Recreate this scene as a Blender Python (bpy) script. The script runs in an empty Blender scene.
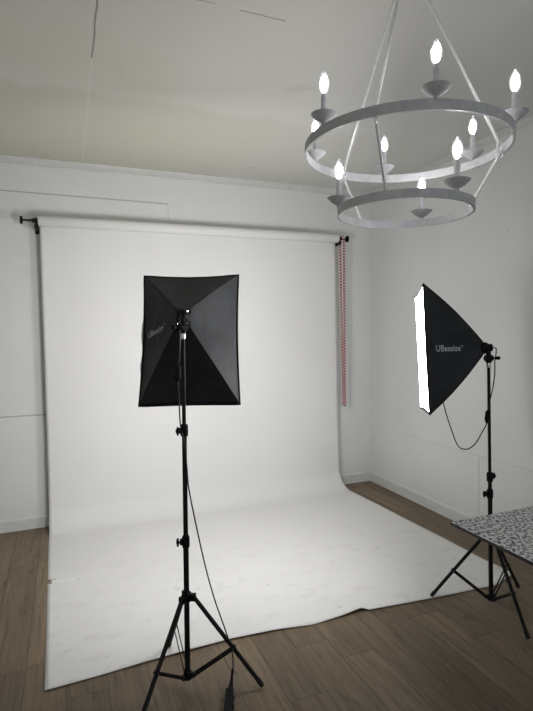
import bpy, bmesh, math, random
from mathutils import Vector, Matrix
random.seed(4)
sc = bpy.context.scene
COL = sc.collection
PI = math.pi
V = Vector

# ------------------------------------------------------------------ materials
class NT:
    def __init__(s, name):
        m = bpy.data.materials.new(name); m.use_nodes = True
        s.m = m; s.t = m.node_tree; s.t.nodes.clear()
        s.out = s.n('ShaderNodeOutputMaterial')
    def n(s, typ, **kw):
        nd = s.t.nodes.new(typ)
        for k, v in kw.items():
            if k.startswith('i_'):
                nd.inputs[k[2:].replace('_', ' ')].default_value = v
            else:
                setattr(nd, k, v)
        return nd
    def l(s, a, b): s.t.links.new(a, b)
    def math(s, op, a, b=None, c=None, clamp=False):
        nd = s.n('ShaderNodeMath', operation=op); nd.use_clamp = clamp
        for i, v in enumerate((a, b, c)):
            if v is None: continue
            if isinstance(v, (int, float)): nd.inputs[i].default_value = v
            else: s.l(v, nd.inputs[i])
        return nd.outputs[0]
    def mix(s, f, a, b, mode='MIX'):
        nd = s.n('ShaderNodeMix', data_type='RGBA', blend_type=mode)
        for sock, v in ((nd.inputs[0], f), (nd.inputs[6], a), (nd.inputs[7], b)):
            if isinstance(v, (int, float)): sock.default_value = v
            elif isinstance(v, tuple): sock.default_value = (*v, 1) if len(v) == 3 else v
            else: s.l(v, sock)
        return nd.outputs[2]
    def ramp(s, f, lo, hi, a=0., b=1.):
        nd = s.n('ShaderNodeMapRange'); nd.clamp = True
        nd.inputs[1].default_value = lo; nd.inputs[2].default_value = hi
        nd.inputs[3].default_value = a; nd.inputs[4].default_value = b
        s.l(f, nd.inputs[0]); return nd.outputs[0]
    def coords(s):
        tc = s.n('ShaderNodeTexCoord'); sx = s.n('ShaderNodeSeparateXYZ')
        s.l(tc.outputs['Object'], sx.inputs[0])
        return tc.outputs['Object'], sx.outputs[0], sx.outputs[1], sx.outputs[2]
    def scaled(s, vec, sx, sy, sz):
        mp = s.n('ShaderNodeMapping'); mp.inputs['Scale'].default_value = (sx, sy, sz)
        s.l(vec, mp.inputs[0]); return mp.outputs[0]
    def noise(s, vec, scale, detail=4, rough=.55, dist=0):
        nd = s.n('ShaderNodeTexNoise'); nd.inputs['Scale'].default_value = scale
        nd.inputs['Detail'].default_value = detail; nd.inputs['Roughness'].default_value = rough
        nd.inputs['Distortion'].default_value = dist
        s.l(vec, nd.inputs['Vector']); return nd.outputs[0]
    def seg(s, u, v, u0, v0, u1, v1, w, soft=.5):
        """mask of a straight mark from (u0,v0) to (u1,v1) in two coordinates"""
        dx, dy = u1-u0, v1-v0; L = math.hypot(dx, dy); dx /= L; dy /= L
        a = s.math('SUBTRACT', u, u0); b = s.math('SUBTRACT', v, v0)
        along = s.math('ADD', s.math('MULTIPLY', a, dx), s.math('MULTIPLY', b, dy))
        acr = s.math('ABSOLUTE', s.math('ADD', s.math('MULTIPLY', a, -dy), s.math('MULTIPLY', b, dx)))
        m = s.ramp(acr, w*soft, w, 1, 0)
        m = s.math('MULTIPLY', m, s.math('GREATER_THAN', along, 0))
        return s.math('MULTIPLY', m, s.math('LESS_THAN', along, L))
    def done(s, color, rough=.5, metal=0., spec=.5, bump=None, bstr=.2, bdist=.002, **kw):
        p = s.n('ShaderNodeBsdfPrincipled')
        for sock, v in (('Base Color', color), ('Roughness', rough), ('Metallic', metal), ('Specular IOR Level', spec)):
            if isinstance(v, tuple): p.inputs[sock].default_value = (*v, 1)
            elif isinstance(v, (int, float)): p.inputs[sock].default_value = v
            else: s.l(v, p.inputs[sock])
        for k, v in kw.items(): p.inputs[k.replace('_', ' ')].default_value = v
        if bump is not None:
            b = s.n('ShaderNodeBump'); b.inputs['Strength'].default_value = bstr; b.inputs['Distance'].default_value = bdist
            s.l(bump, b.inputs['Height']); s.l(b.outputs[0], p.inputs['Normal'])
        s.l(p.outputs[0], s.out.inputs[0]); return s.m

def simple(name, col, rough=.5, metal=0, spec=.5, nscale=60, var=.12, bstr=.1, **kw):
    t = NT(name); vec, x, y, z = t.coords()
    nz = t.noise(vec, nscale)
    f = t.ramp(nz, .3, .7)
    a = tuple(c*(1-var) for c in col); b = tuple(min(1, c*(1+var)) for c in col)
    return t.done(t.mix(f, a, b), rough, metal, spec, bump=nz, bstr=bstr, **kw)

def wall_mat(name, kind):
    t = NT(name); vec, x, y, z = t.coords()
    big = t.noise(vec, 1.3, 3); fine = t.noise(vec, 55, 3); roll = t.noise(vec, 9, 5, .6)
    base = t.mix(t.ramp(big, .35, .65), (.695, .705, .69), (.73, .74, .72))
    base = t.mix(t.math('MULTIPLY', t.ramp(roll, .58, .75), .22), base, (.62, .63, .605))
    marks = []
    if kind == 'back':
        marks += [t.seg(x, z, -2.2, 2.784, .905, 2.766, .006), t.seg(x, z, .905, 2.62, .905, 2.766, .004),
                  t.seg(x, z, -2.2, .965, -.16, .948, .006)]
        wts = [.55, .3, .55]
    elif kind == 'right':
        marks += [t.seg(y, z, .4, .625, 4.3, .603, .004), t.seg(y, z, 3.085, .12, 3.089, .6, .006)]
        wts = [.2, .35]
        for (cy, cz, r) in ((2.825, 2.316, .007), (2.672, 1.824, .007), (2.61, 2.2, .005)):
            d = t.math('SQRT', t.math('ADD', t.math('POWER', t.math('SUBTRACT', y, cy), 2), t.math('POWER', t.math('SUBTRACT', z, cz), 2)))
            marks.append(t.ramp(d, r*.5, r, 1, 0)); wts.append(.5)
    else:
        wts = []
    for mk, w in zip(marks, wts):
        base = t.mix(t.math('MULTIPLY', mk, w), base, (.12, .12, .11))
    h = t.math('ADD', fine, t.math('MULTIPLY', roll, 1.5))
    return t.done(base, .55, 0, .35, bump=h, bstr=.22, bdist=.0025)

def ceiling_mat():
    t = NT('old_ceiling_paint'); vec, x, y, z = t.coords()
    big = t.noise(vec, .9, 4, .6); mid = t.noise(vec, 4, 5, .6); fine = t.noise(vec, 40, 3)
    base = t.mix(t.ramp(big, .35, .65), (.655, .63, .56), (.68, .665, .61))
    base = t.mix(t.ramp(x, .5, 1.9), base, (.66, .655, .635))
    # old water stain band running along the back wall, with a feathered patch edge
    edge = t.math('ADD', y, t.math('MULTIPLY', t.math('SUBTRACT', mid, .5), .5))
    band = t.ramp(edge, 3.2, 3.36)
    band = t.math('MULTIPLY', band, t.ramp(x, .9, 2.4, 1, .15))
    base = t.mix(t.math('MULTIPLY', band, .55), base, (.585, .56, .47))
    strip = t.math('MULTIPLY', t.ramp(edge, 3.05, 3.2), t.ramp(edge, 3.2, 3.3, 1, 0))
    base = t.mix(t.math('MULTIPLY', strip, .3), base, (.68, .67, .63))
    spots = t.ramp(t.noise(vec, 3.1, 2), .66, .74)
    base = t.mix(t.math('MULTIPLY', spots, .3), base, (.50, .47, .37))
    wob = t.math('MULTIPLY', t.math('SUBTRACT', t.noise(vec, 7, 3), .5), .012)
    xw = t.math('ADD', x, wob)
    crack = t.seg(xw, y, .17, 1.2, .183, 2.86, .0055)
    ridge = t.seg(xw, y, .183, 2.86, .192, 4.6, .011)
    c2 = t.seg(x, t.math('ADD', y, wob), .40, 2.218, .66, 2.214, .004)
    c3 = t.seg(x, t.math('ADD', y, wob), .775, 2.216, 1.0, 2.222, .006)
    c4 = t.seg(x, t.math('ADD', y, wob), .76, 2.20, .86, 2.205, .01)
    base = t.mix(t.math('MULTIPLY', crack, .75), base, (.16, .15, .14))
    base = t.mix(t.math('MULTIPLY', ridge, .3), base, (.74, .73, .69))
    base = t.mix(t.math('MULTIPLY', t.math('MAXIMUM', c2, c3), .6), base, (.2, .19, .18))
    base = t.mix(t.math('MULTIPLY', c4, .3), base, (.75, .74, .72))
    return t.done(base, .7, 0, .25, bump=t.math('ADD', t.math('MULTIPLY', fine, .5), mid), bstr=.3, bdist=.004)

def floor_mat():
    t = NT('vinyl_plank_floor'); vec, x, y, z = t.coords()
    PW, PL = .182, 1.22
    cx = t.math('DIVIDE', t.math('ADD', x, 10.05), PW)
    col = t.math('FLOOR', cx); fx = t.math('FRACT', cx)
    off = t.math('FRACT', t.math('MULTIPLY', t.math('SINE', t.math('MULTIPLY', col, 12.9898)), 437.58))
    ry = t.math('ADD', t.math('DIVIDE', t.math('ADD', y, 20), PL), off)
    row = t.math('FLOOR', ry); fy = t.math('FRACT', ry)
    cv = t.n('ShaderNodeCombineXYZ'); t.l(col, cv.inputs[0]); t.l(row, cv.inputs[1])
    wn = t.n('ShaderNodeTexWhiteNoise', noise_dimensions='3D'); t.l(cv.outputs[0], wn.inputs['Vector'])
    r = wn.outputs['Value']
    # per-plank offset grain
    add = t.n('ShaderNodeVectorMath', operation='ADD')
    sc_ = t.n('ShaderNodeVectorMath', operation='SCALE'); sc_.inputs['Scale'].default_value = 17.3
    t.l(wn.outputs['Color'], sc_.inputs[0]); t.l(vec, add.inputs[0]); t.l(sc_.outputs[0], add.inputs[1])
    gv = t.scaled(add.outputs[0], 26, 1.6, 1)
    grain = t.noise(gv, 1.6, 8, .62, .5)
    fib = t.noise(t.scaled(add.outputs[0], 190, 5, 1), 1.5, 4, .6)
    cloud = t.noise(t.scaled(add.outputs[0], 5, 1.2, 1), 1.5, 4, .6, .8)
    knot = t.ramp(t.noise(t.scaled(add.outputs[0], 7, 1.6, 1), 2.3, 3, .5, 1.4), .62, .76)
    base = t.mix(t.ramp(grain, .3, .72), (.092, .063, .038), (.245, .186, .122))
    base = t.mix(t.math('MULTIPLY', t.ramp(cloud, .35, .75), .55), base, (.160, .115, .072))
    base = t.mix(t.math('MULTIPLY', t.ramp(fib, .52, .72), .5), base, (.235, .20, .16))
    base = t.mix(t.math('MULTIPLY', knot, .75), base, (.040, .028, .020))
    base = t.mix(1.0, base, t.mix(r, (.80, .79, .78), (1.16, 1.14, 1.12)), 'MULTIPLY')
    ex = t.math('MINIMUM', fx, t.math('SUBTRACT', 1, fx)); ey = t.math('MINIMUM', fy, t.math('SUBTRACT', 1, fy))
    gap = t.math('MAXIMUM', t.ramp(ex, .004, .012, 1, 0), t.ramp(ey, .0006, .0018, 1, 0))
    base = t.mix(t.math('MULTIPLY', gap, .85), base, (.03, .024, .02))
    rough = t.ramp(grain, .2, .8, .42, .58)
    h = t.math('SUBTRACT', t.math('ADD', t.math('MULTIPLY', grain, .5), t.math('MULTIPLY', fib, .4)), gap)
    return t.done(base, rough, 0, .4, bump=h, bstr=.25, bdist=.0012)

def paper_mat():
    t = NT('backdrop_paper'); vec, x, y, z = t.coords()
    big = t.noise(vec, 1.1, 3); fine = t.noise(vec, 90, 2)
    base = t.mix(t.ramp(big, .35, .65), (.735, .727, .715), (.765, .757, .745))
    onfloor = t.math('MULTIPLY', t.ramp(y, 3.2, 4.1, 1, 0), t.math('LESS_THAN', z, .1))
    scuff = t.ramp(t.noise(t.scaled(vec, 1, 1.4, 1), 5.5, 6, .68), .53, .72)
    base = t.mix(t.math('MULTIPLY', t.math('MULTIPLY', scuff, onfloor), .42), base, (.55, .53, .50))
    spot = t.ramp(t.noise(vec, 17, 4, .7), .62, .72)
    base = t.mix(t.math('MULTIPLY', t.math('MULTIPLY', spot, onfloor), .5), base, (.45, .425, .39))
    # wrinkle band: soft ridges across the floor part
    wr = t.noise(t.scaled(vec, 1.2, 3.5, 1), 1.6, 3, .5)
    h = t.math('ADD', t.math('MULTIPLY', wr, 6), t.math('MULTIPLY', fine, .15))
    # torn, patched spot on the left edge
    patch = t.seg(x, y, -.125, 3.563, .04, 3.545, .022, .7)
    base = t.mix(t.math('MULTIPLY', patch, .5), base, (.86, .86, .84))
    dk = t.math('MAXIMUM', t.seg(x, y, .028, 3.525, .05, 3.53, .007), t.seg(x, y, .012, 3.665, .02, 3.67, .009))
    base = t.mix(t.math('MULTIPLY', dk, .5), base, (.3, .29, .28))
    return t.done(base, .75, 0, .2, bump=h, bstr=.15, bdist=.004)

def speckle_mat():
    t = NT('speckled_table_laminate'); vec, x, y, z = t.coords()
    w = t.n('ShaderNodeTexNoise'); w.inputs['Scale'].default_value = 14; t.l(vec, w.inputs['Vector'])
    sub = t.n('ShaderNodeVectorMath', operation='SUBTRACT'); sub.inputs[1].default_value = (.5, .5, .5)
    t.l(w.outputs['Color'], sub.inputs[0])
    s2 = t.n('ShaderNodeVectorMath', operation='SCALE'); s2.inputs['Scale'].default_value = .035; t.l(sub.outputs[0], s2.inputs[0])
    ad = t.n('ShaderNodeVectorMath', operation='ADD'); t.l(vec, ad.inputs[0]); t.l(s2.outputs[0], ad.inputs[1])
    v = t.n('ShaderNodeTexVoronoi', voronoi_dimensions='2D'); v.inputs['Scale'].default_value = 1; v.inputs['Randomness'].default_value = .85
    t.l(t.scaled(ad.outputs[0], 66, 42, 1), v.inputs['Vector'])
    f = t.ramp(v.outputs['Distance'], .29, .36, 1, 0)
    nz = t.noise(vec, 120, 2)
    base = t.mix(t.ramp(nz, .4, .6), (.76, .765, .78), (.84, .845, .855))
    base = t.mix(f, base, (.022, .022, .035))
    return t.done(base, .4, 0, .4)

def fabric_mat(name, col, rough=.6):
    t = NT(name); vec, x, y, z = t.coords()
    fold = t.noise(vec, 9, 4, .6, .6); weave = t.noise(vec, 400, 2)
    base = t.mix(t.ramp(fold, .35, .7), tuple(c*.8 for c in col), tuple(c*1.25 for c in col))
    h = t.math('ADD', t.math('MULTIPLY', fold, 5), t.math('MULTIPLY', weave, .1))
    return t.done(base, rough, 0, .28, bump=h, bstr=.35, bdist=.004)

def emit_mat(name, col, strength, base=(.8, .8, .8)):
    t = NT(name); vec, x, y, z = t.coords()
    e = t.n('ShaderNodeEmission'); e.inputs['Strength'].default_value = strength
    nz = t.noise(vec, 30, 2)
    t.l(t.mix(t.ramp(nz, .3, .7), tuple(c*.97 for c in col), col), e.inputs['Color'])
    t.l(e.outputs[0], t.out.inputs[0]); return t.m

def glass_mat():
    t = NT('clear_bulb_glass')
    tr = t.n('ShaderNodeBsdfTransparent'); gl = t.n('ShaderNodeBsdfGlossy'); gl.inputs['Roughness'].default_value = .05
    tl = t.n('ShaderNodeBsdfTranslucent'); tl.inputs['Color'].default_value = (.9, .93, 1, 1)
    m1 = t.n('ShaderNodeMixShader'); m1.inputs[0].default_value = .35
    t.l(gl.outputs[0], m1.inputs[1]); t.l(tl.outputs[0], m1.inputs[2])
    m2 = t.n('ShaderNodeMixShader'); m2.inputs[0].default_value = .12
    t.l(tr.outputs[0], m2.inputs[1]); t.l(m1.outputs[0], m2.inputs[2])
    t.l(m2.outputs[0], t.out.inputs[0]); return t.m

SOFT = 20.0
BULB = 105.0
M = dict(
    wall_back=wall_mat('painted_wall_panel', 'back'), wall_right=wall_mat('painted_side_wall', 'right'), wall=wall_mat('painted_wall', ''),
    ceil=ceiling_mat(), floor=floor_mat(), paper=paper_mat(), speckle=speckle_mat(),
    trim=simple('white_trim_paint', (.64, .65, .63), .4, var=.04, nscale=20),
    black=simple('black_powder_coat', (.005, .005, .006), .5, 0, .25, 200, .2),
    plastic=simple('black_plastic', (.004, .004, .005), .6, 0, .15, 120, .2),
    rubber=simple('black_rubber', (.010, .010, .010), .8, 0, .3, 150, .2),
    cord=simple('black_cord', (.011, .010, .014), .5, 0, .4, 150, .2),
    steel=simple('bright_steel', (.62, .62, .60), .3, 1, .5, 90, .08),
    fab=fabric_mat('black_nylon_fabric', (.017, .019, .023), .62),
    pipe=simple('black_binding', (.008, .008, .009), .8, 0, .3, 200, .2),
    diff=emit_mat('lit_diffuser_cloth', (1, 1, .995), SOFT),
    cloth=simple('white_cloth_edge', (.78, .82, .88), .8, 0, .2, 200, .05),
    logo=simple('grey_print', (.40, .42, .44), .6, 0, .3, 200, .1),
    ring=simple('distressed_grey_white_paint', (.50, .50, .51), .5, 0, .3, 35, .12),
    rod=simple('grey_white_rod_paint', (.66, .66, .65), .42, .1, .5, 60, .1),
    filament=emit_mat('glowing_filament', (1, .985, 1), BULB), glass=glass_mat(),
    red=simple('red_plastic_bead', (.25, .010, .022), .35, 0, .5, 80, .1),
    whiteb=simple('white_plastic_bead', (.62, .50, .49), .35, 0, .5, 80, .05),
    edge=simple('black_table_edge', (.015, .015, .017), .45, 0, .5, 80, .15),
    core=simple('cardboard_core', (.34, .26, .18), .8, 0, .2, 60, .12),
    leafpaint=simple('window_frame_paint', (.62, .62, .60), .45, 0, .4, 30, .05),
)
def pane_mat():
    t = NT('window_pane'); tr = t.n('ShaderNodeBsdfTransparent'); gl = t.n('ShaderNodeBsdfGlossy'); gl.inputs['Roughness'].default_value = .02
    mx = t.n('ShaderNodeMixShader'); mx.inputs[0].default_value = .06
    t.l(tr.outputs[0], mx.inputs[1]); t.l(gl.outputs[0], mx.inputs[2]); t.l(mx.outputs[0], t.out.inputs[0]); return t.m
M['pane'] = pane_mat()

# ------------------------------------------------------------------ mesh builder
class MB:
    def __init__(s): s.v = []; s.f = []; s.mi = []; s.cur = 0
    def add(s, vs, fs):
        o = len(s.v); s.v += [tuple(p) for p in vs]
        for f in fs: s.f.append([i+o for i in f]); s.mi.append(s.cur)
    def box(s, a, b, rot=None, org=(0, 0, 0)):
        x0, y0, z0 = a; x1, y1, z1 = b
        vs = [V(p) for p in ((x0, y0, z0), (x1, y0, z0), (x1, y1, z0), (x0, y1, z0), (x0, y0, z1), (x1, y0, z1), (x1, y1, z1), (x0, y1, z1))]
        if rot is not None: vs = [rot @ p + V(org) for p in vs]
        s.add(vs, [(0, 3, 2, 1), (4, 5, 6, 7), (0, 1, 5, 4), (1, 2, 6, 5), (2, 3, 7, 6), (3, 0, 4, 7)])
    def tube(s, pts, r, n=10, closed=False, cap=True):
        pts = [V(p) for p in pts]; N = len(pts)
        rs = r if isinstance(r, (list, tuple)) else [r]*N
        T = []
        for i in range(N):
            if closed: d = pts[(i+1) % N]-pts[i-1]
            else: d = pts[min(i+1, N-1)]-pts[max(i-1, 0)]
            T.append(d.normalized())
        up = V((0, 0, 1)) if abs(T[0].z) < .9 else V((1, 0, 0))
        nrm = (up-T[0]*up.dot(T[0])).normalized(); vs = []
        for i in range(N):
            nrm = (nrm-T[i]*nrm.dot(T[i]))
            nrm.normalize(); b = T[i].cross(nrm)
            for k in range(n):
                a = 2*PI*k/n; vs.append(pts[i]+(nrm*math.cos(a)+b*math.sin(a))*rs[i])
        fs = []
        for i in range(N if closed else N-1):
            j = (i+1) % N
            for k in range(n):
                k2 = (k+1) % n; fs.append((i*n+k, i*n+k2, j*n+k2, j*n+k))
        if cap and not closed:
            fs.append(tuple(range(n-1, -1, -1))); fs.append(tuple((N-1)*n+k for k in range(n)))
        s.add(vs, fs)
    def cyl(s, a, b, r, n=16): s.tube([a, b], r, n)
    def lathe(s, prof, org=(0, 0, 0), rot=None, n=24, cap=True):
        """prof: (radius, height) points, turned about z"""
        vs = []; fs = []; N = len(prof)
        for (r, z) in prof:
            for k in range(n):
                a = 2*PI*k/n; p = V((r*math.cos(a), r*math.sin(a), z))
                if rot is not None: p = rot @ p
                vs.append(p+V(org))
        for i in range(N-1):
            for k in range(n):
                k2 = (k+1) % n; fs.append((i*n+k, i*n+k2, (i+1)*n+k2, (i+1)*n+k))
        if cap and prof[0][0] > 1e-6: fs.append(tuple(range(n-1, -1, -1)))
        if cap and prof[-1][0] > 1e-6: fs.append(tuple((N-1)*n+k for k in range(n)))
        s.add(vs, fs)
    def grid(s, fn, nu, nv):
        vs = [fn(i/nu, j/nv) for j in range(nv+1) for i in range(nu+1)]
        fs = [(j*(nu+1)+i, j*(nu+1)+i+1, (j+1)*(nu+1)+i+1, (j+1)*(nu+1)+i) for j in range(nv) for i in range(nu)]
        s.add(vs, fs)
    def build(s, name, mats, parent=None, smooth=True, bevel=0, loc=None):
        me = bpy.data.meshes.new(name); me.from_pydata(s.v, [], s.f)
        mats = mats if isinstance(mats, (list, tuple)) else [mats]
        for m in mats: me.materials.append(m)
        me.polygons.foreach_set('material_index', s.mi)
        bm = bmesh.new(); bm.from_mesh(me); bmesh.ops.remove_doubles(bm, verts=bm.verts, dist=1e-6)
        bmesh.ops.recalc_face_normals(bm, faces=bm.faces); bm.to_mesh(me); bm.free()
        if smooth:
            me.polygons.foreach_set('use_smooth', [True]*len(me.polygons))
            try: me.set_sharp_from_angle(angle=math.radians(38))
            except Exception: pass
        o = bpy.data.objects.new(name, me); COL.objects.link(o)
        if parent is not None: o.parent = parent
        if loc is not None: o.location = loc
        if bevel:
            b = o.modifiers.new('bevel', 'BEVEL'); b.width = bevel; b.segments = 2; b.limit_method = 'ANGLE'
        return o

def spline(pts, sub=8):
    """Catmull-Rom through points"""
    P = [V(p) for p in pts]; P = [P[0]*2-P[1]]+P+[P[-1]*2-P[-2]]; out = []
    for i in range(1, len(P)-2):
        for k in range(sub):
            t = k/sub; a, b, c, d = P[i-1:i+3]
            out.append(.5*((2*b)+(c-a)*t+(2*a-5*b+4*c-d)*t*t+(3*b-a-3*c+d)*t**3))
    out.append(P[-2]); return out

def empty(name, loc, label, cat, group=None):
    o = bpy.data.objects.new(name, None); COL.objects.link(o); o.location = loc
    o.empty_display_size = .1
    o['label'] = label; o['category'] = cat
    if group: o['group'] = group
    return o
def struct(o, label):
    o['kind'] = 'structure'; o['label'] = label
    return o

# ------------------------------------------------------------------ the room
H = 3.05; D = 4.627; XR = 3.012; XL = -2.6; YF = -2.4; TH = .1
def bx(name, a, b, m, label, bevel=0):
    mb = MB(); mb.box(a, b); return struct(mb.build(name, m, smooth=False, bevel=bevel), label)
bx('floor', (XL-TH, YF-TH, -.1), (XR+TH, D+TH, 0), M['floor'], 'brown wood-look plank floor')
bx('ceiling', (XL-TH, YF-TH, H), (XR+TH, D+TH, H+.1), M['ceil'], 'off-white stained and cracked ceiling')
bx('wall_back', (XL-TH, D, 0), (XR+TH, D+TH, H), M['wall_back'], 'pale grey painted panel wall behind the backdrop')
bx('wall_right', (XR, YF-TH, 0), (XR+TH, D, H), M['wall_right'], 'pale grey side wall right of the table')
bx('wall_left', (XL-TH, YF-TH, 0), (XL, D, H), M['wall'], 'pale grey wall on the left')
# wall behind the camera, with two windows in it
WZ0, WZ1 = .85, 2.35
WX = [(-1.9, -.7), (1.1, 2.3)]
mb = MB()
mb.box((XL, YF-TH, 0), (XR, YF, WZ0)); mb.box((XL, YF-TH, WZ1), (XR, YF, H))
for a, b in ((XL, WX[0][0]), (WX[0][1], WX[1][0]), (WX[1][1], XR)): mb.box((a, YF-TH, WZ0), (b, YF, WZ1))
struct(mb.build('wall_front', M['wall'], smooth=False), 'pale grey wall behind the viewpoint with two windows')
for i, (a, b) in enumerate(WX):
    e = bpy.data.objects.new('window_%d' % (i+1), None); COL.objects.link(e); e.location = ((a+b)/2, YF-.05, WZ0)
    struct(e, 'white framed sash window in the wall behind the viewpoint')
    w = (b-a)/2; hh = WZ1-WZ0
    f = MB()
    for q in ((-w, -w+.05), (w-.05, w)): f.box((q[0], -.04, 0), (q[1], .04, hh))
    for q in ((0, .05), (hh/2-.025, hh/2+.025), (hh-.05, hh)): f.box((-w+.05, -.035, q[0]), (w-.05, .035, q[1]))
    f.build('window_frame', M['leafpaint'], e, smooth=False)
    g = MB(); g.box((-w+.04, -.003, .04), (w-.04, .003, hh-.04)); g.build('window_pane', M['pane'], e, smooth=False)

def board(name, prof, p0, p1, inward, m, label):
    """extrude a (depth,height) profile from p0 to p1"""
    mb = MB(); n = len(prof); vs = []
    for p in (p0, p1):
        for d, z in prof: vs.append((p[0]+inward[0]*d, p[1]+inward[1]*d, z))
    fs = [(i, (i+1) % n, n+(i+1) % n, n+i) for i in range(n)]+[tuple(range(n)), tuple(range(2*n-1, n-1, -1))]
    mb.add(vs, fs); return struct(mb.build(name, m, smooth=False), label)
BP = [(0, 0), (.014, 0), (.014, .014), (.012, .018), (.012, .085), (.009, .095), (.004, .102), (0, .102)]
QP = [(0, 0), (.016, 0), (.016, .012), (.012, .085), (.006, .1), (0, .102)]
board('baseboard_back', BP, (XL, D), (XR, D), (0, -1), M['trim'], 'white baseboard along the back wall')
board('baseboard_right', BP, (XR, D-.012), (XR, YF), (-1, 0), M['trim'], 'white baseboard along the right wall')
board('baseboard_left', BP, (XL, D-.012), (XL, YF), (1, 0), M['trim'], 'white baseboard along the left wall')
CP = [(0, H), (.014, H), (.014, H-.010), (.011, H-.018), (.010, H-.05), (.014, H-.055), (.010, H-.062), (0, H-.062)]
board('trim_1', CP, (XL, D), (XR, D), (0, -1), M['trim'], 'thin white ceiling moulding along the back wall')
board('trim_2', CP, (XR, D-.01), (XR, YF), (-1, 0), M['trim'], 'thin white ceiling moulding along the right wall')

# ------------------------------------------------------------------ backdrop paper
ROLL = V((0, 4.50, 2.524)); RR = .043
bd = empty('backdrop_paper', (1.2, 4.3, 0), 'wide white paper backdrop sweeping down from its roll onto the floor', 'backdrop')
def P(o, p): return V(p)-o.location
mb = MB()
mb.lathe([(.030, 0), (RR-.002, 0), (RR, .003), (RR, 2.717), (RR-.002, 2.72), (.030, 2.72)], P(bd, (-.16, ROLL.y, ROLL.z)), Matrix.Rotation(PI/2, 3, 'Y'), 32, False)
mb.build('paper_roll', M['paper'], bd)
mb = MB(); mb.lathe([(.024, -.004), (.030, -.004), (.030, 2.724), (.024, 2.724)], P(bd, (-.16, ROLL.y, ROLL.z)), Matrix.Rotation(PI/2, 3, 'Y'), 24, False)
mb.build('cardboard_core', M['core'], bd)
def interp(tab, q):
    if q <= tab[0][0]: return tab[0][1]
    for (a, va), (b, vb) in zip(tab, tab[1:]):
        if q <= b: return va+(vb-va)*(q-a)/(b-a)
    return tab[-1][1]
YW = ROLL.y+RR; BR = .18
prof = []
for k in range(9):
    a = -PI/2*k/8; prof.append((ROLL.y+RR*math.sin(-a), ROLL.z+RR*math.cos(a)+.001))
for k in range(1, 40): prof.append((YW-.012*math.sin(PI*k/40)*0, ROLL.z+(BR-ROLL.z)*k/40))
for k in range(17):
    a = PI/2*k/16; prof.append((YW-BR+BR*math.cos(a), BR-BR*math.sin(a)))
NF = 60
S = [0]
for (a, b), (c, d) in zip(prof, prof[1:]): S.append(S[-1]+math.hypot(c-a, d-b))
LH = S[-1]
left = [(0, -.153), (LH-.9, -.153), (LH-.15, -.160), (LH+.1, -.160), (LH+.45, -.156), (LH+.8, -.149), (LH+1.3, -.141), (LH+1.95, -.132)]
right = [(0, 2.556), (LH-.8, 2.575), (LH-.28, 2.585), (LH-.1, 2.612), (LH+.02, 2.634), (LH+.7, 2.659), (LH+1.25, 2.678), (LH+1.95, 2.692)]
front = [(-.132, 2.464), (.3, 2.489), (.761, 2.502), (1.0, 2.487), (1.216, 2.458), (1.40, 2.462), (1.545, 2.474), (1.57, 2.458), (2.006, 2.420), (2.483, 2.388), (2.692, 2.452)]
lift = [(-.2, .006), (.1, .002), (.5, .010), (1.0, .007), (1.22, .002), (1.40, .010), (1.54, .020), (1.575, .006), (1.8, .004), (2.3, .003), (2.5, .003), (2.7, .012)]
nx = 120; rows = len(prof)+NF
mb = MB(); vs = []
for j in range(rows):
    for i in range(nx+1):
        u = i/nx
        if j < len(prof): y, z = prof[j]; s = S[j]; z = z+.0015
        else:
            f = (j-len(prof)+1)/NF; xg = -.15+u*2.84; y0 = prof[-1][0]
            yf = interp(front, xg); y = y0+(yf-y0)*f; s = LH+(y0-y)
            z = .0015+interp(lift, xg)*max(0, (f-.86)/.14)**1.5+.0022*(1+math.sin(xg*5+y*3.1)*math.sin(xg*2.3-y*4.7))*min(1, f*6)*.5
        xl = interp(left, s); xr = interp(right, s)
        x = xl+(xr-xl)*u
        if j >= len(prof) and i == 0 and abs(y-3.575) < .022: x += .06   # the torn slit in the left edge
        vs.append(P(bd, (x, y, z)))
fs = [(j*(nx+1)+i, j*(nx+1)+i+1, (j+1)*(nx+1)+i+1, (j+1)*(nx+1)+i) for j in range(rows-1) for i in range(nx)]
mb.add(vs, fs)
sheet = mb.build('paper_sheet', M['paper'], bd)
md = sheet.modifiers.new('thickness', 'SOLIDIFY'); md.thickness = .001; md.offset = 1
# paper material reads world-like coordinates: shift object coordinates back
for mt in (M['paper'],):
    nt = mt.node_tree; tc = [n for n in nt.nodes if n.type == 'TEX_COORD'][0]
    add = nt.nodes.new('ShaderNodeVectorMath'); add.operation = 'ADD'; add.inputs[1].default_value = tuple(bd.location)
    tos = [l.to_socket for l in tc.outputs['Object'].links]
    for l in list(tc.outputs['Object'].links): nt.links.remove(l)
    nt.links.new(tc.outputs['Object'], add.inputs[0])
    for q in tos: nt.links.new(add.outputs[0], q)

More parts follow.
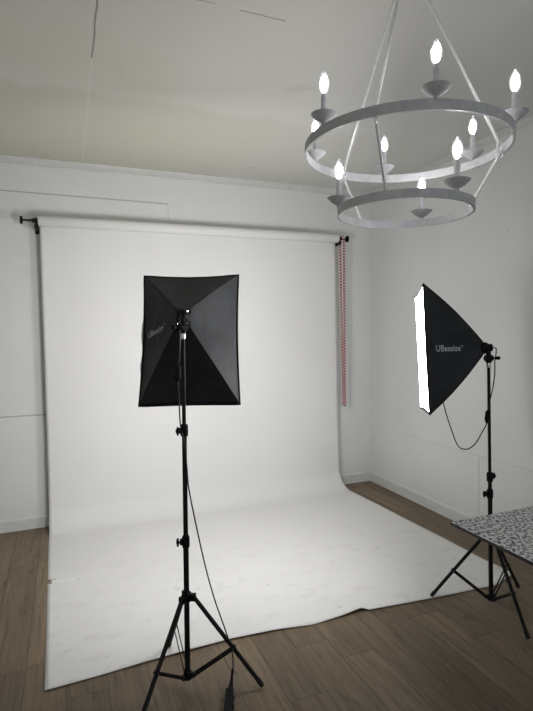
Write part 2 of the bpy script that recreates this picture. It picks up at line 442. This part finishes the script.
RY = Matrix.Rotation(PI/2, 3, 'Y')
def bracket(sx, xe, label):
    """wall hook holding the roll's spindle; xe = roll end, sx = outward direction"""
    o = empty('backdrop_bracket', (xe+sx*.03, D, ROLL.z), label, 'bracket', 'wall brackets holding the backdrop roll')
    c = ROLL; LE = .110 if sx > 0 else .125
    m = MB()
    m.box(tuple(P(o, (min(xe-sx*.004, xe+sx*.030), D-.006, c.z-.085))), tuple(P(o, (max(xe-sx*.004, xe+sx*.030), D, c.z+.01))))
    m.build('wall_plate', M['black'], o, smooth=False, bevel=.002)
    m = MB()
    m.box(tuple(P(o, (min(xe+sx*.003, xe+sx*.027), c.y-.03, c.z-.068))), tuple(P(o, (max(xe+sx*.003, xe+sx*.027), D-.006, c.z-.034))))
    m.build('arm', M['black'], o, smooth=False, bevel=.003)
    m = MB()
    pts = [P(o, (xe+sx*.018, c.y+.026*math.cos(a), c.z+.026*math.sin(a))) for a in [math.radians(q) for q in range(-215, 46, 20)]]
    m.tube([pts[0]+V((0, 0, 0))]+pts, .008, 8); m.build('hook', M['black'], o)
    m = MB()
    m.tube([P(o, (xe-sx*.03, c.y, c.z)), P(o, (xe+sx*.0, c.y, c.z)), P(o, (xe+sx*.01, c.y, c.z)), P(o, (xe+sx*.044, c.y, c.z)), P(o, (xe+sx*.05, c.y, c.z)), P(o, (xe+sx*LE, c.y, c.z))],
           [.022, .022, .017, .017, .009, .008], 14)
    m.build('spindle', M['black'], o)
    m = MB(); m.lathe([(.012, -.012), (.03, -.009), (.031, 0), (.031, .008), (.028, .010)], P(o, (xe+sx*(LE-.003), c.y, c.z)), RY if sx > 0 else RY.inverted(), 20)
    m.build('end_flange', M['black'], o)
    return o
bracket(-1, -.160, 'black wall bracket with end knob at the left end of the backdrop roll')
bracket(1, 2.560, 'black wall bracket with end knob at the right end of the backdrop roll')

ch = empty('bead_chain', (2.62, 4.50, .83), 'red and white beaded pull chain hanging from the right end of the roll', 'chain')
cx = 2.596; zt = 2.524; zb = .835
for (dx0, dx1, ph) in ((-.018, .010, 0), (.016, .018, 1)):
    m = MB(); n = 118
    for k in range(n):
        f = k/n; z = zt-f*(zt-zb-.006); x = cx+dx0+(dx1-dx0)*f; y = 4.470 if ph else 4.486
        m.cur = (k+ph) % 2
        c = P(ch, (x, y, z)); r = .0125
        m.lathe([(r*.6, -.0072), (r*.95, -.004), (r, 0), (r*.95, .004), (r*.6, .0072)], c, None, 8)
    m.build('chain_strand', [M['red'], M['whiteb']], ch)
m = MB()
for k in range(8):
    a0 = PI*k/7; m.cur = k % 2
    c = P(ch, (cx+.002+.016*math.cos(a0), 4.475, zt+.001+.018*math.sin(a0)))
    m.lathe([(.003, -.006), (.0062, -.003), (.0065, 0), (.0062, .003), (.003, .006)], c, None, 8)
m.build('chain_top_loop', [M['red'], M['whiteb']], ch)

# ------------------------------------------------------------------ softbox lights on tripods
def softbox_light(base, top, ztop, feet, apex, az, el, ro, depth, collars, cordfn, label, knob):
    """a tripod stand (base..top of the pole) carrying a 50 x 70 cm softbox"""
    o = empty('softbox_light', (base[0], base[1], 0), label, 'studio light', 'softbox lights on tripods')
    def W(p): return V(p)-o.location
    def pole(z): f = z/ztop; return V((base[0]+(top[0]-base[0])*f, base[1]+(top[1]-base[1])*f, z))
    hubz = .425
    # pole sections
    zs = [.045]+[c[0] for c in collars]+[ztop]
    rad = [.0125, .0108, .0088][:len(zs)-1]
    if len(zs) == 3: rad = [.0125, .0095]
    m = MB()
    for i, r in enumerate(rad): m.cyl(W(pole(zs[i])), W(pole(zs[i+1]+.012)), r, 16)
    m.build('pole', M['black'], o)
    # locking collars with wing knobs
    for (z, ang) in collars:
        m = MB(); c = W(pole(z))
        m.lathe([(.013, -.028), (.0165, -.026), (.0175, -.004), (.0175, .018), (.0145, .026), (.010, .027)], c, None, 18)
        d = V((math.cos(ang), math.sin(ang), 0)); m.box((.012, -.008, -.013), (.026, .008, .013), Matrix.Rotation(ang, 3, 'Z'), c)
        cl = m.build('locking_collar', M['plastic'], o)
        m = MB(); m.tube([c+d*.024, c+d*.029, c+d*.032, c+d*.040, c+d*.043], [.004, .004, .011, .012, .006], 10)
        s = V((-d.y, d.x, 0)); m.tube([c+d*.037-V((0, 0, .018)), c+d*.036, c+d*.037+V((0, 0, .018))], [.005, .006, .005], 8)
        k = m.build('wing_knob', M['plastic'], o)
    # hub
    m = MB(); c = W(pole(hubz))
    m.lathe([(.014, -.02), (.02, -.018), (.022, 0), (.022, .018), (.016, .024), (.012, .03)], c, None, 20)
    for ft in feet:
        d = (V((ft[0], ft[1], 0))-V((base[0], base[1], 0))).normalized(); ang = math.atan2(d.y, d.x)
        m.box((.012, -.011, -.016), (.042, .011, .014), Matrix.Rotation(ang, 3, 'Z'), c)
    m.build('leg_hub', M['plastic'], o)
    m = MB(); lb = W(pole(.062)); m.lathe([(.012, -.02), (.018, -.018), (.02, 0), (.018, .016), (.013, .02)], lb, None, 18)
    for ft in feet:
        d = (V((ft[0], ft[1], 0))-V((base[0], base[1], 0))).normalized(); m.box((.012, -.008, -.01), (.034, .008, .01), Matrix.Rotation(math.atan2(d.y, d.x), 3, 'Z'), lb)
    m.build('brace_collar', M['plastic'], o)
    for ft in feet:
        d = (V((ft[0], ft[1], 0))-V((base[0], base[1], 0))).normalized()
        a = c+d*.034-V((0, 0, .002)); b = W((ft[0], ft[1], .014))
        m = MB(); m.tube([a, b], .0098, 12); lg = m.build('leg', M['black'], o)
        ax = (b-a).normalized()
        m = MB(); m.tube([b-ax*.035, b-ax*.03, b-ax*.002, b+ax*.004], [.0100, .0112, .0114, .009], 12); m.build('rubber_foot', M['rubber'], lg)
        # brace: a pair of flat bars from the lower collar to the leg
        q = a+(b-a)*.575; s = V((-d.y, d.x, 0)); p0 = lb+d*.028
        m = MB()
        for sg in (-1, 1):
            u = (q-p0).normalized(); w = u.cross(s).normalized()*.0065
            off = s*sg*.0085; t_ = s*.0011
            vs = [p0-u*.01+off+i*w+k*t_ for i in (-1, 1) for k in (-1, 1)]+[q+u*.012+off+i*w+k*t_ for i in (-1, 1) for k in (-1, 1)]
            m.add(vs, [(0, 1, 3, 2), (4, 6, 7, 5), (0, 4, 5, 1), (1, 5, 7, 3), (3, 7, 6, 2), (2, 6, 4, 0)])
        m.build('brace', M['black'], o, smooth=False)
        m = MB(); m.cyl(q-s*.0115, q+s*.0115, .0020, 8); m.build('rivet', M['steel'], o)
    # softbox body
    A = V((math.sin(az)*math.cos(el), math.cos(az)*math.cos(el), math.sin(el)))
    s0 = V((math.cos(az), -math.sin(az), 0)); u0 = s0.cross(A)
    Sx = s0*math.cos(ro)+u0*math.sin(ro); U = u0*math.cos(ro)-s0*math.sin(ro)
    ap = W(apex); hw, hh = .25, .35
    cor = [(-1, -1), (1, -1), (1, 1), (-1, 1)]
    pull = [.004, .010, .014, .010]                                   # how far each rim edge is drawn in
    def rim(k, s):
        a, b = cor[k], cor[(k+1) % 4]; f = (s+1)/2
        p = V((hw*(a[0]+(b[0]-a[0])*f), hh*(a[1]+(b[1]-a[1])*f)))
        n = [V((0, 1)), V((-1, 0)), V((0, -1)), V((1, 0))][k]
        return p+n*pull[k]*(1-s*s)
    def pt(k, s, t):
        r = rim(k, s); p = r*(.10+.90*t)
        bow = .020*math.sin(PI*t)*(abs(s)**2)-.010*math.sin(PI*t)*(1-s*s)
        n2 = r.normalized(); p = p+n2*bow
        return ap+Sx*p.x+U*p.y+A*(depth*(.04+.96*t))
    m = MB()
    for k in range(4): m.grid(lambda i, j, k=k: pt(k, i*2-1, j), 20, 14)
    sh = m.build('softbox_shell', M['fab'], o); mod = sh.modifiers.new('thickness', 'SOLIDIFY'); mod.thickness = .002
    m = MB(); loop = [pt(k, -1+2*i/16, 1) for k in range(4) for i in range(16)]
    m.tube(loop, .0052, 8, closed=True); m.build('edge_binding', M['pipe'], sh)
    m = MB()
    for k in range(4): m.tube([pt(k, -1, j/14) for j in range(15)], .003, 6)
    m.build('rib_seam', M['pipe'], sh)
    F = ap+A*depth
    def dif(i, j):
        x = (i*2-1); y = (j*2-1); b = .012*(1-x*x)*(1-y*y)
        px = x*(hw-.008-.008*(1-y*y)); py = y*(hh-.008-.010*(1-x*x))
        return F+Sx*px+U*py+A*(b+.001)
    m = MB(); m.grid(dif, 16, 20); m.build('diffuser', M['diff'], sh)
    # loose light cloth edge peeking past the binding on the printed side
    m = MB()
    for (y0, y1) in ((-.05, .115), (-.20, -.09)):
        def flap(i, j): 
            y = y0+(y1-y0)*j; w = math.sin(PI*j)
            return F+Sx*(-hw+.004-.009*w*i)+U*y+A*(.004+.003*i)
        m.grid(flap, 2, 8)
    m.build('diffuser_flap', M['cloth'], sh)
    # printed word on the side panel (Sx = -1 side): runs from the rim towards the apex
    cu = bpy.data.curves.new('print', 'FONT'); cu.body = 'UBeesize'; cu.size = .049; cu.align_x = 'CENTER'; cu.align_y = 'CENTER'
    cu.offset = .0010; cu.space_character = 1.02
    to = bpy.data.objects.new('print', cu); COL.objects.link(to)
    bpy.context.view_layer.update()
    me = bpy.data.meshes.new_from_object(to.evaluated_get(bpy.context.evaluated_depsgraph_get()))
    cu2 = bpy.data.curves.new('mark', 'FONT'); cu2.body = '\u00ae'; cu2.size = .022; cu2.align_x = 'LEFT'
    to2 = bpy.data.objects.new('mark', cu2); COL.objects.link(to2); bpy.context.view_layer.update()
    me2 = bpy.data.meshes.new_from_object(to2.evaluated_get(bpy.context.evaluated_depsgraph_get()))
    xs = [v.co.x for v in me.vertices]; xm = max(xs); ys = max(v.co.y for v in me.vertices)
    m = MB()
    base_len = xm*2
    def place(vx, vy):
        # t runs 1 (rim) .. 0 (apex) along the panel; s up the panel
        tt = .635-(vx/.425); tt = max(.05, min(.99, tt))
        half = hh*(.10+.90*tt)
        s_ = -(vy+.0)/half
        q = pt(3, s_, tt); return q
    nrm = (-Sx*depth+(-A)*hw*1.0).normalized()
    for mm, ox, oy in ((me, 0, 0), (me2, xm+.004, ys-.014)):
        vs = []
        for v in mm.vertices: vs.append(place(v.co.x+ox, v.co.y+oy)+nrm*.006)
        m.add(vs, [tuple(p.vertices) for p in mm.polygons])
    m.build('printed_word', M['logo'], sh, smooth=False)
    for q in (to, to2): bpy.data.objects.remove(q)
    # lamp holder behind the apex, tilting bracket and its knob
    m = MB(); r = A.to_track_quat('Z', 'Y').to_matrix()
    m.lathe([(.016, -.042), (.021, -.038), (.023, -.02), (.03, -.012), (.034, .0), (.036, .022), (.03, .03)], ap, r, 20)
    m.build('lamp_holder', M['plastic'], o)
    tp = W(pole(ztop)); hd = ap-A*.018
    m = MB(); pv = tp+V((0, 0, .045))
    m.tube([tp+V((0, 0, .018)), pv, pv+(hd-pv)*.5, hd], [.015, .016, .014, .016], 12)
    side = V(knob)
    m.cyl(pv-side*.022, pv+side*.022, .017, 16)
    br = m.build('tilt_bracket', M['plastic'], o)
    m = MB(); m.tube([pv+side*.022, pv+side*.034, pv+side*.037, pv+side*.058, pv+side*.064], [.005, .005, .008, .011, .006], 10)
    m.build('tilt_knob', M['plastic'], o)
    m = MB(); m.lathe([(.0105, -.004), (.0118, .0), (.0118, .022), (.0105, .026)], tp-V((0, 0, .004)), None, 16)
    m.build('spigot', M['steel'], o)
    cordfn(o, W, pole, ap, A, Sx, U)
    return o, dict(apex=apex)

def cord_mesh(o, pts, name='power_cord', r=.0032):
    m = MB(); m.tube(spline(pts, 8), r, 8); return m.build(name, M['cord'], o)
def switch(o, c, d, name='inline_switch'):
    d = d.normalized(); r = d.to_track_quat('Z', 'Y').to_matrix(); m = MB()
    m.lathe([(.004, -.040), (.006, -.036), (.0125, -.026), (.0145, -.018), (.0145, .018), (.0125, .026), (.006, .036), (.004, .040)], c, r, 12)
    m.build(name, M['plastic'], o)

def cord_left(o, W, pole, ap, A, Sx, U):
    hb = ap-A*.04
    sw = W(pole(1.445))+V((-.028, -.012, 0))
    c = cord_mesh(o, [hb, hb+V((-.012, -.03, -.03)), W(pole(1.58))+V((-.02, -.024, 0)), W(pole(1.50))+V((-.022, -.014, 0)), sw+V((0, 0, .03)), sw-V((0, 0, .04)),
                  W(pole(1.33))+V((-.024, -.012, 0)), W(pole(1.22))+V((-.020, -.014, 0)), W(pole(1.13))+V((-.004, -.018, 0)), W(pole(1.02))+V((.006, -.016, 0)),
                  W(pole(.92))+V((.016, -.006, 0)), W((.530, 2.225, .74)), W((.566, 2.215, .55)), W((.602, 2.205, .40)), W((.650, 2.200, .245)), W((.675, 2.192, .15)), W((.676, 2.182, .07)), W((.662, 2.165, .026)), W((.652, 2.140, .018)), W((.643, 2.112, .018))])
    switch(c, sw, V((.1, 0, 1)))
    m = MB(); m.tube([W((.672, 2.18, .075)), W((.664, 2.168, .035)), W((.655, 2.15, .022)), W((.643, 2.124, .019))], [.0045, .006, .010, .013], 12); m.build('plug', M['plastic'], c)
def cord_right(o, W, pole, ap, A, Sx, U):
    hb = ap-A*.04
    sw = W(pole(1.125))+V((-.032, -.02, 0))
    c = cord_mesh(o, [hb, hb+V((.03, 0, -.01)), W(pole(1.43))+V((.042, -.004, 0)), W(pole(1.36))+V((.036, -.008, 0)), W(pole(1.28))+V((.012, -.016, 0)), W(pole(1.2))+V((-.016, -.018, 0)), sw+V((.006, 0, .04)), sw-V((.006, 0, .04)),
                  W((2.165, 2.20, 1.035)), W((2.130, 2.21, .975)), W((2.080, 2.22, .945)), W((2.025, 2.23, .965)), W((1.985, 2.24, 1.06)), W((1.95, 2.25, 1.17)), W((1.93, 2.26, 1.27))])
    switch(c, sw, V((.15, 0, 1)))

softbox_light((.476, 2.238), (.490, 2.238), 1.60, [(.788, 2.105), (.222, 2.045), (.452, 2.565)],
              (.502, 2.296, 1.694), .342, -.315, 0.0, .333, [(.682, PI), (1.187, PI*1.15)], cord_left,
              'black softbox on tripod seen from behind, standing in front of the white backdrop', (-.85, -.5, 0))
softbox_light((2.256, 2.213), (2.226, 2.215), 1.405, [(2.013, 2.435), (2.184, 1.895), (2.571, 2.31)],
              (2.225, 2.244, 1.507), -1.0, -.04, -.083, .344, [(.672, PI*.95), (.770, PI*.05)], cord_right,
              'black softbox on tripod with glowing front seen edge-on, standing behind the speckled table', (.93, -.37, 0))

# extension lead lying on the floor under the left light
ex = empty('extension_lead', (.62, 2.05, 0), 'black socket end of an extension lead on the floor by the left tripod', 'extension cord')
m = MB(); d = V((-.35, -.93, 0)).normalized(); s = V((-d.y, d.x, 0)); st = V((.640, 2.122, .019))
rot = Matrix((( s.x, d.x, 0), (s.y, d.y, 0), (0, 0, 1)))
m.box((-.018, 0, -.016), (.018, .20, .016), rot, P(ex, st)); m.build('socket_block', M['plastic'], ex, bevel=.006)
for q in (.05, .10, .15):
    m = MB(); m.lathe([(.012, -.002), (.012, .003), (.010, .004)], P(ex, st+d*q+s*.018), s.to_track_quat('Z', 'Y').to_matrix(), 12)
    m.build('socket', M['rubber'], ex)
m = MB(); m.tube(spline([P(ex, p) for p in (st+d*.198, st+d*.3+V((0, 0, -.013)), (.50, 1.5, .005), (.3, 1.0, .005), (-.2, .5, .005))], 8), .004, 8); m.build('lead', M['cord'], ex)

# ------------------------------------------------------------------ speckled table
TX, TY, TZ = 1.597, 1.803, .75
tb = empty('table', (2.1, 1.25, 0), 'grey table with black-speckled top at the right, in front of the right tripod', 'table')
m = MB(); m.box(tuple(P(tb, (TX, .60, TZ-.013))), tuple(P(tb, (2.78, TY, TZ))))
ob = m.build('tabletop', [M['speckle']], tb, smooth=False, bevel=.003)
m = MB()
a, b = P(tb, (TX-.002, .598, 0)), P(tb, (2.782, TY+.002, 0)); z0, z1 = TZ-.014, TZ-.0015
m.box((a.x, a.y, z0), (a.x+.004, b.y, z1)); m.box((b.x-.004, a.y, z0), (b.x, b.y, z1)); m.box((a.x, a.y, z0), (b.x, a.y+.004, z1)); m.box((a.x, b.y-.004, z0), (b.x, b.y, z1))
m.build('edge_band', M['edge'], tb, smooth=False)
for y in (.95, 1.42):
    m = MB(); c = P(tb, (2.45, y, 0))
    m.tube([c+V((0, 0, .02)), c+V((0, 0, TZ-.013))], .022, 16)
    m.tube([c+V((-.16, 0, .02)), c+V((.25, 0, .02))], .018, 12); m.tube([c+V((-.3, 0, TZ-.031)), c+V((.25, 0, TZ-.031))], .016, 12)
    m.build('leg', M['black'], tb)

# ------------------------------------------------------------------ chandelier
CC = V((1.229, 1.643, 2.291))
chd = empty('chandelier', CC, 'grey-white two-ring chandelier with nine lit candle bulbs hanging from the ceiling', 'chandelier')
chd.rotation_euler = (-.003, .017, 0)
R1, HB1, R2, Z2, HB2 = .38, .034, .253, -.232, .031
def band(R, z0, h, t=.008):
    m = MB(); m.lathe([(R-t, z0), (R, z0), (R, z0+h), (R-t, z0+h), (R-t, z0)], (0, 0, 0), None, 128, False); return m
r1 = band(R1, 0, HB1).build('upper_ring', M['ring'], chd); r2 = band(R2, Z2, HB2).build('lower_ring', M['ring'], chd)
def polar(a, r, z): a = math.radians(a); return V((r*math.cos(a), r*math.sin(a), z))
CH = .70
def eye(m, c, ang, r=.012, tr=.0030):
    d = polar(ang, 1, 0)
    m.tube([c+d*r*math.cos(q*PI/8)+V((0, 0, r*math.sin(q*PI/8))) for q in range(16)], tr, 6, closed=True)
for a in (-21, 99, 219):
    ec = polar(a, R1-.016, .030)
    m = MB(); m.tube([polar(a, .014, CH), ec+(polar(a, .014, CH)-ec).normalized()*.012], .0058, 8); eye(m, ec, a)
    m.build('hanging_rod', M['rod'], chd)
    m = MB(); m.tube([polar(a, R1-.008, .016), polar(a, R1-.014, .012)], .005, 8); eye(m, polar(a, R1-.018, .012), a+90)
    m.build('ring_eyelet', M['rod'], chd)
    e2 = polar(a, R1-.018, -.004); b2 = polar(a, R2-.004, Z2+HB2-.002)
    m = MB(); eye(m, e2, a); m.tube([e2+(b2-e2).normalized()*.012, b2], .0055, 8)
    m.build('lower_rod', M['rod'], chd)
m = MB(); m.lathe([(.004, CH-.02), (.02, CH-.012), (.024, CH), (.012, CH+.012), (.006, CH+.02), (.006, H-CC.z-.02)], (0, 0, 0), None, 20); m.build('stem', M['rod'], chd)
m = MB(); m.lathe([(.012, H-CC.z-.028), (.05, H-CC.z-.022), (.062, H-CC.z-.008), (.062, H-CC.z-.0)], (0, 0, 0), None, 32); m.build('canopy', M['rod'], chd)
def candle(a, R, z):
    c = polar(a, R-.004, z)
    m = MB(); m.lathe([(.008, -.002), (.008, .006), (.0125, .009), (.028, .0185), (.0435, .033), (.0445, .0355), (.042, .0355), (.027, .022), (.012, .014), (.0, .014)], (0, 0, 0), None, 32)
    cup = m.build('candle_cup', M['ring'], chd, loc=c)
    m = MB(); m.lathe([(.0098, .012), (.0098, .094), (.0085, .098), (.0, .098)], (0, 0, 0), None, 20); m.build('candle_sleeve', M['ring'], cup)
    m = MB(); m.cur = 0
    m.lathe([(.007, .096), (.0085, .104), (.0135, .116), (.0172, .130), (.0175, .138), (.0155, .152), (.0105, .166), (.0045, .178), (.0, .183)], (0, 0, 0), None, 20)
    m.cur = 1
    m.lathe([(.0, .108), (.006, .114), (.0095, .126), (.0095, .138), (.007, .152), (.0035, .162), (.0, .166)], (0, 0, 0), None, 12)
    m.cur = 2; m.lathe([(.0086, .094), (.0086, .103), (.0, .104)], (0, 0, 0), None, 16)
    m.build('light_bulb', [M['glass'], M['filament'], M['steel']], cup)
for k in range(6): candle(7.3+60*k, R1, HB1)
for k in range(3): candle(37+120*k, R2, Z2+HB2)

# ------------------------------------------------------------------ daylight, camera
w = bpy.data.worlds.new('daylight'); sc.world = w; w.use_nodes = True
bg = w.node_tree.nodes['Background']; bg.inputs[0].default_value = (.86, .93, 1, 1); bg.inputs[1].default_value = 4.0
for (a, b) in WX:
    ld = bpy.data.lights.new('window_portal', 'AREA'); ld.shape = 'RECTANGLE'; ld.size = b-a; ld.size_y = WZ1-WZ0
    ld.cycles.is_portal = True
    lo = bpy.data.objects.new('window_portal', ld); COL.objects.link(lo); lo.location = ((a+b)/2, YF-.12, (WZ0+WZ1)/2); lo.rotation_euler = (PI/2, 0, 0)

F = 510.911; yaw, pit, rol = math.radians(21.6052), math.radians(-2.87280), math.radians(-.84582)
cam = bpy.data.cameras.new('camera'); co = bpy.data.objects.new('camera', cam); COL.objects.link(co)
cam.sensor_fit = 'HORIZONTAL'; cam.sensor_width = 36; cam.lens = 36*F/533
f = V((math.sin(yaw)*math.cos(pit), math.cos(yaw)*math.cos(pit), math.sin(pit))); r = V((math.cos(yaw), -math.sin(yaw), 0)); u = r.cross(f)
rr = r*math.cos(rol)+u*math.sin(rol); uu = u*math.cos(rol)-r*math.sin(rol)
mt = Matrix((rr, uu, -f)).transposed().to_4x4(); mt.translation = V((0, 0, 1.628)); co.matrix_world = mt
cam.clip_start = .05
sc.camera = co
sc.view_settings.view_transform = 'Standard'; sc.view_settings.look = 'None'; sc.view_settings.gamma = 1; sc.view_settings.exposure = 0
sc.view_settings.use_curve_mapping = False
sc.cycles.max_bounces = 10; sc.cycles.diffuse_bounces = 6; sc.cycles.use_denoising = True
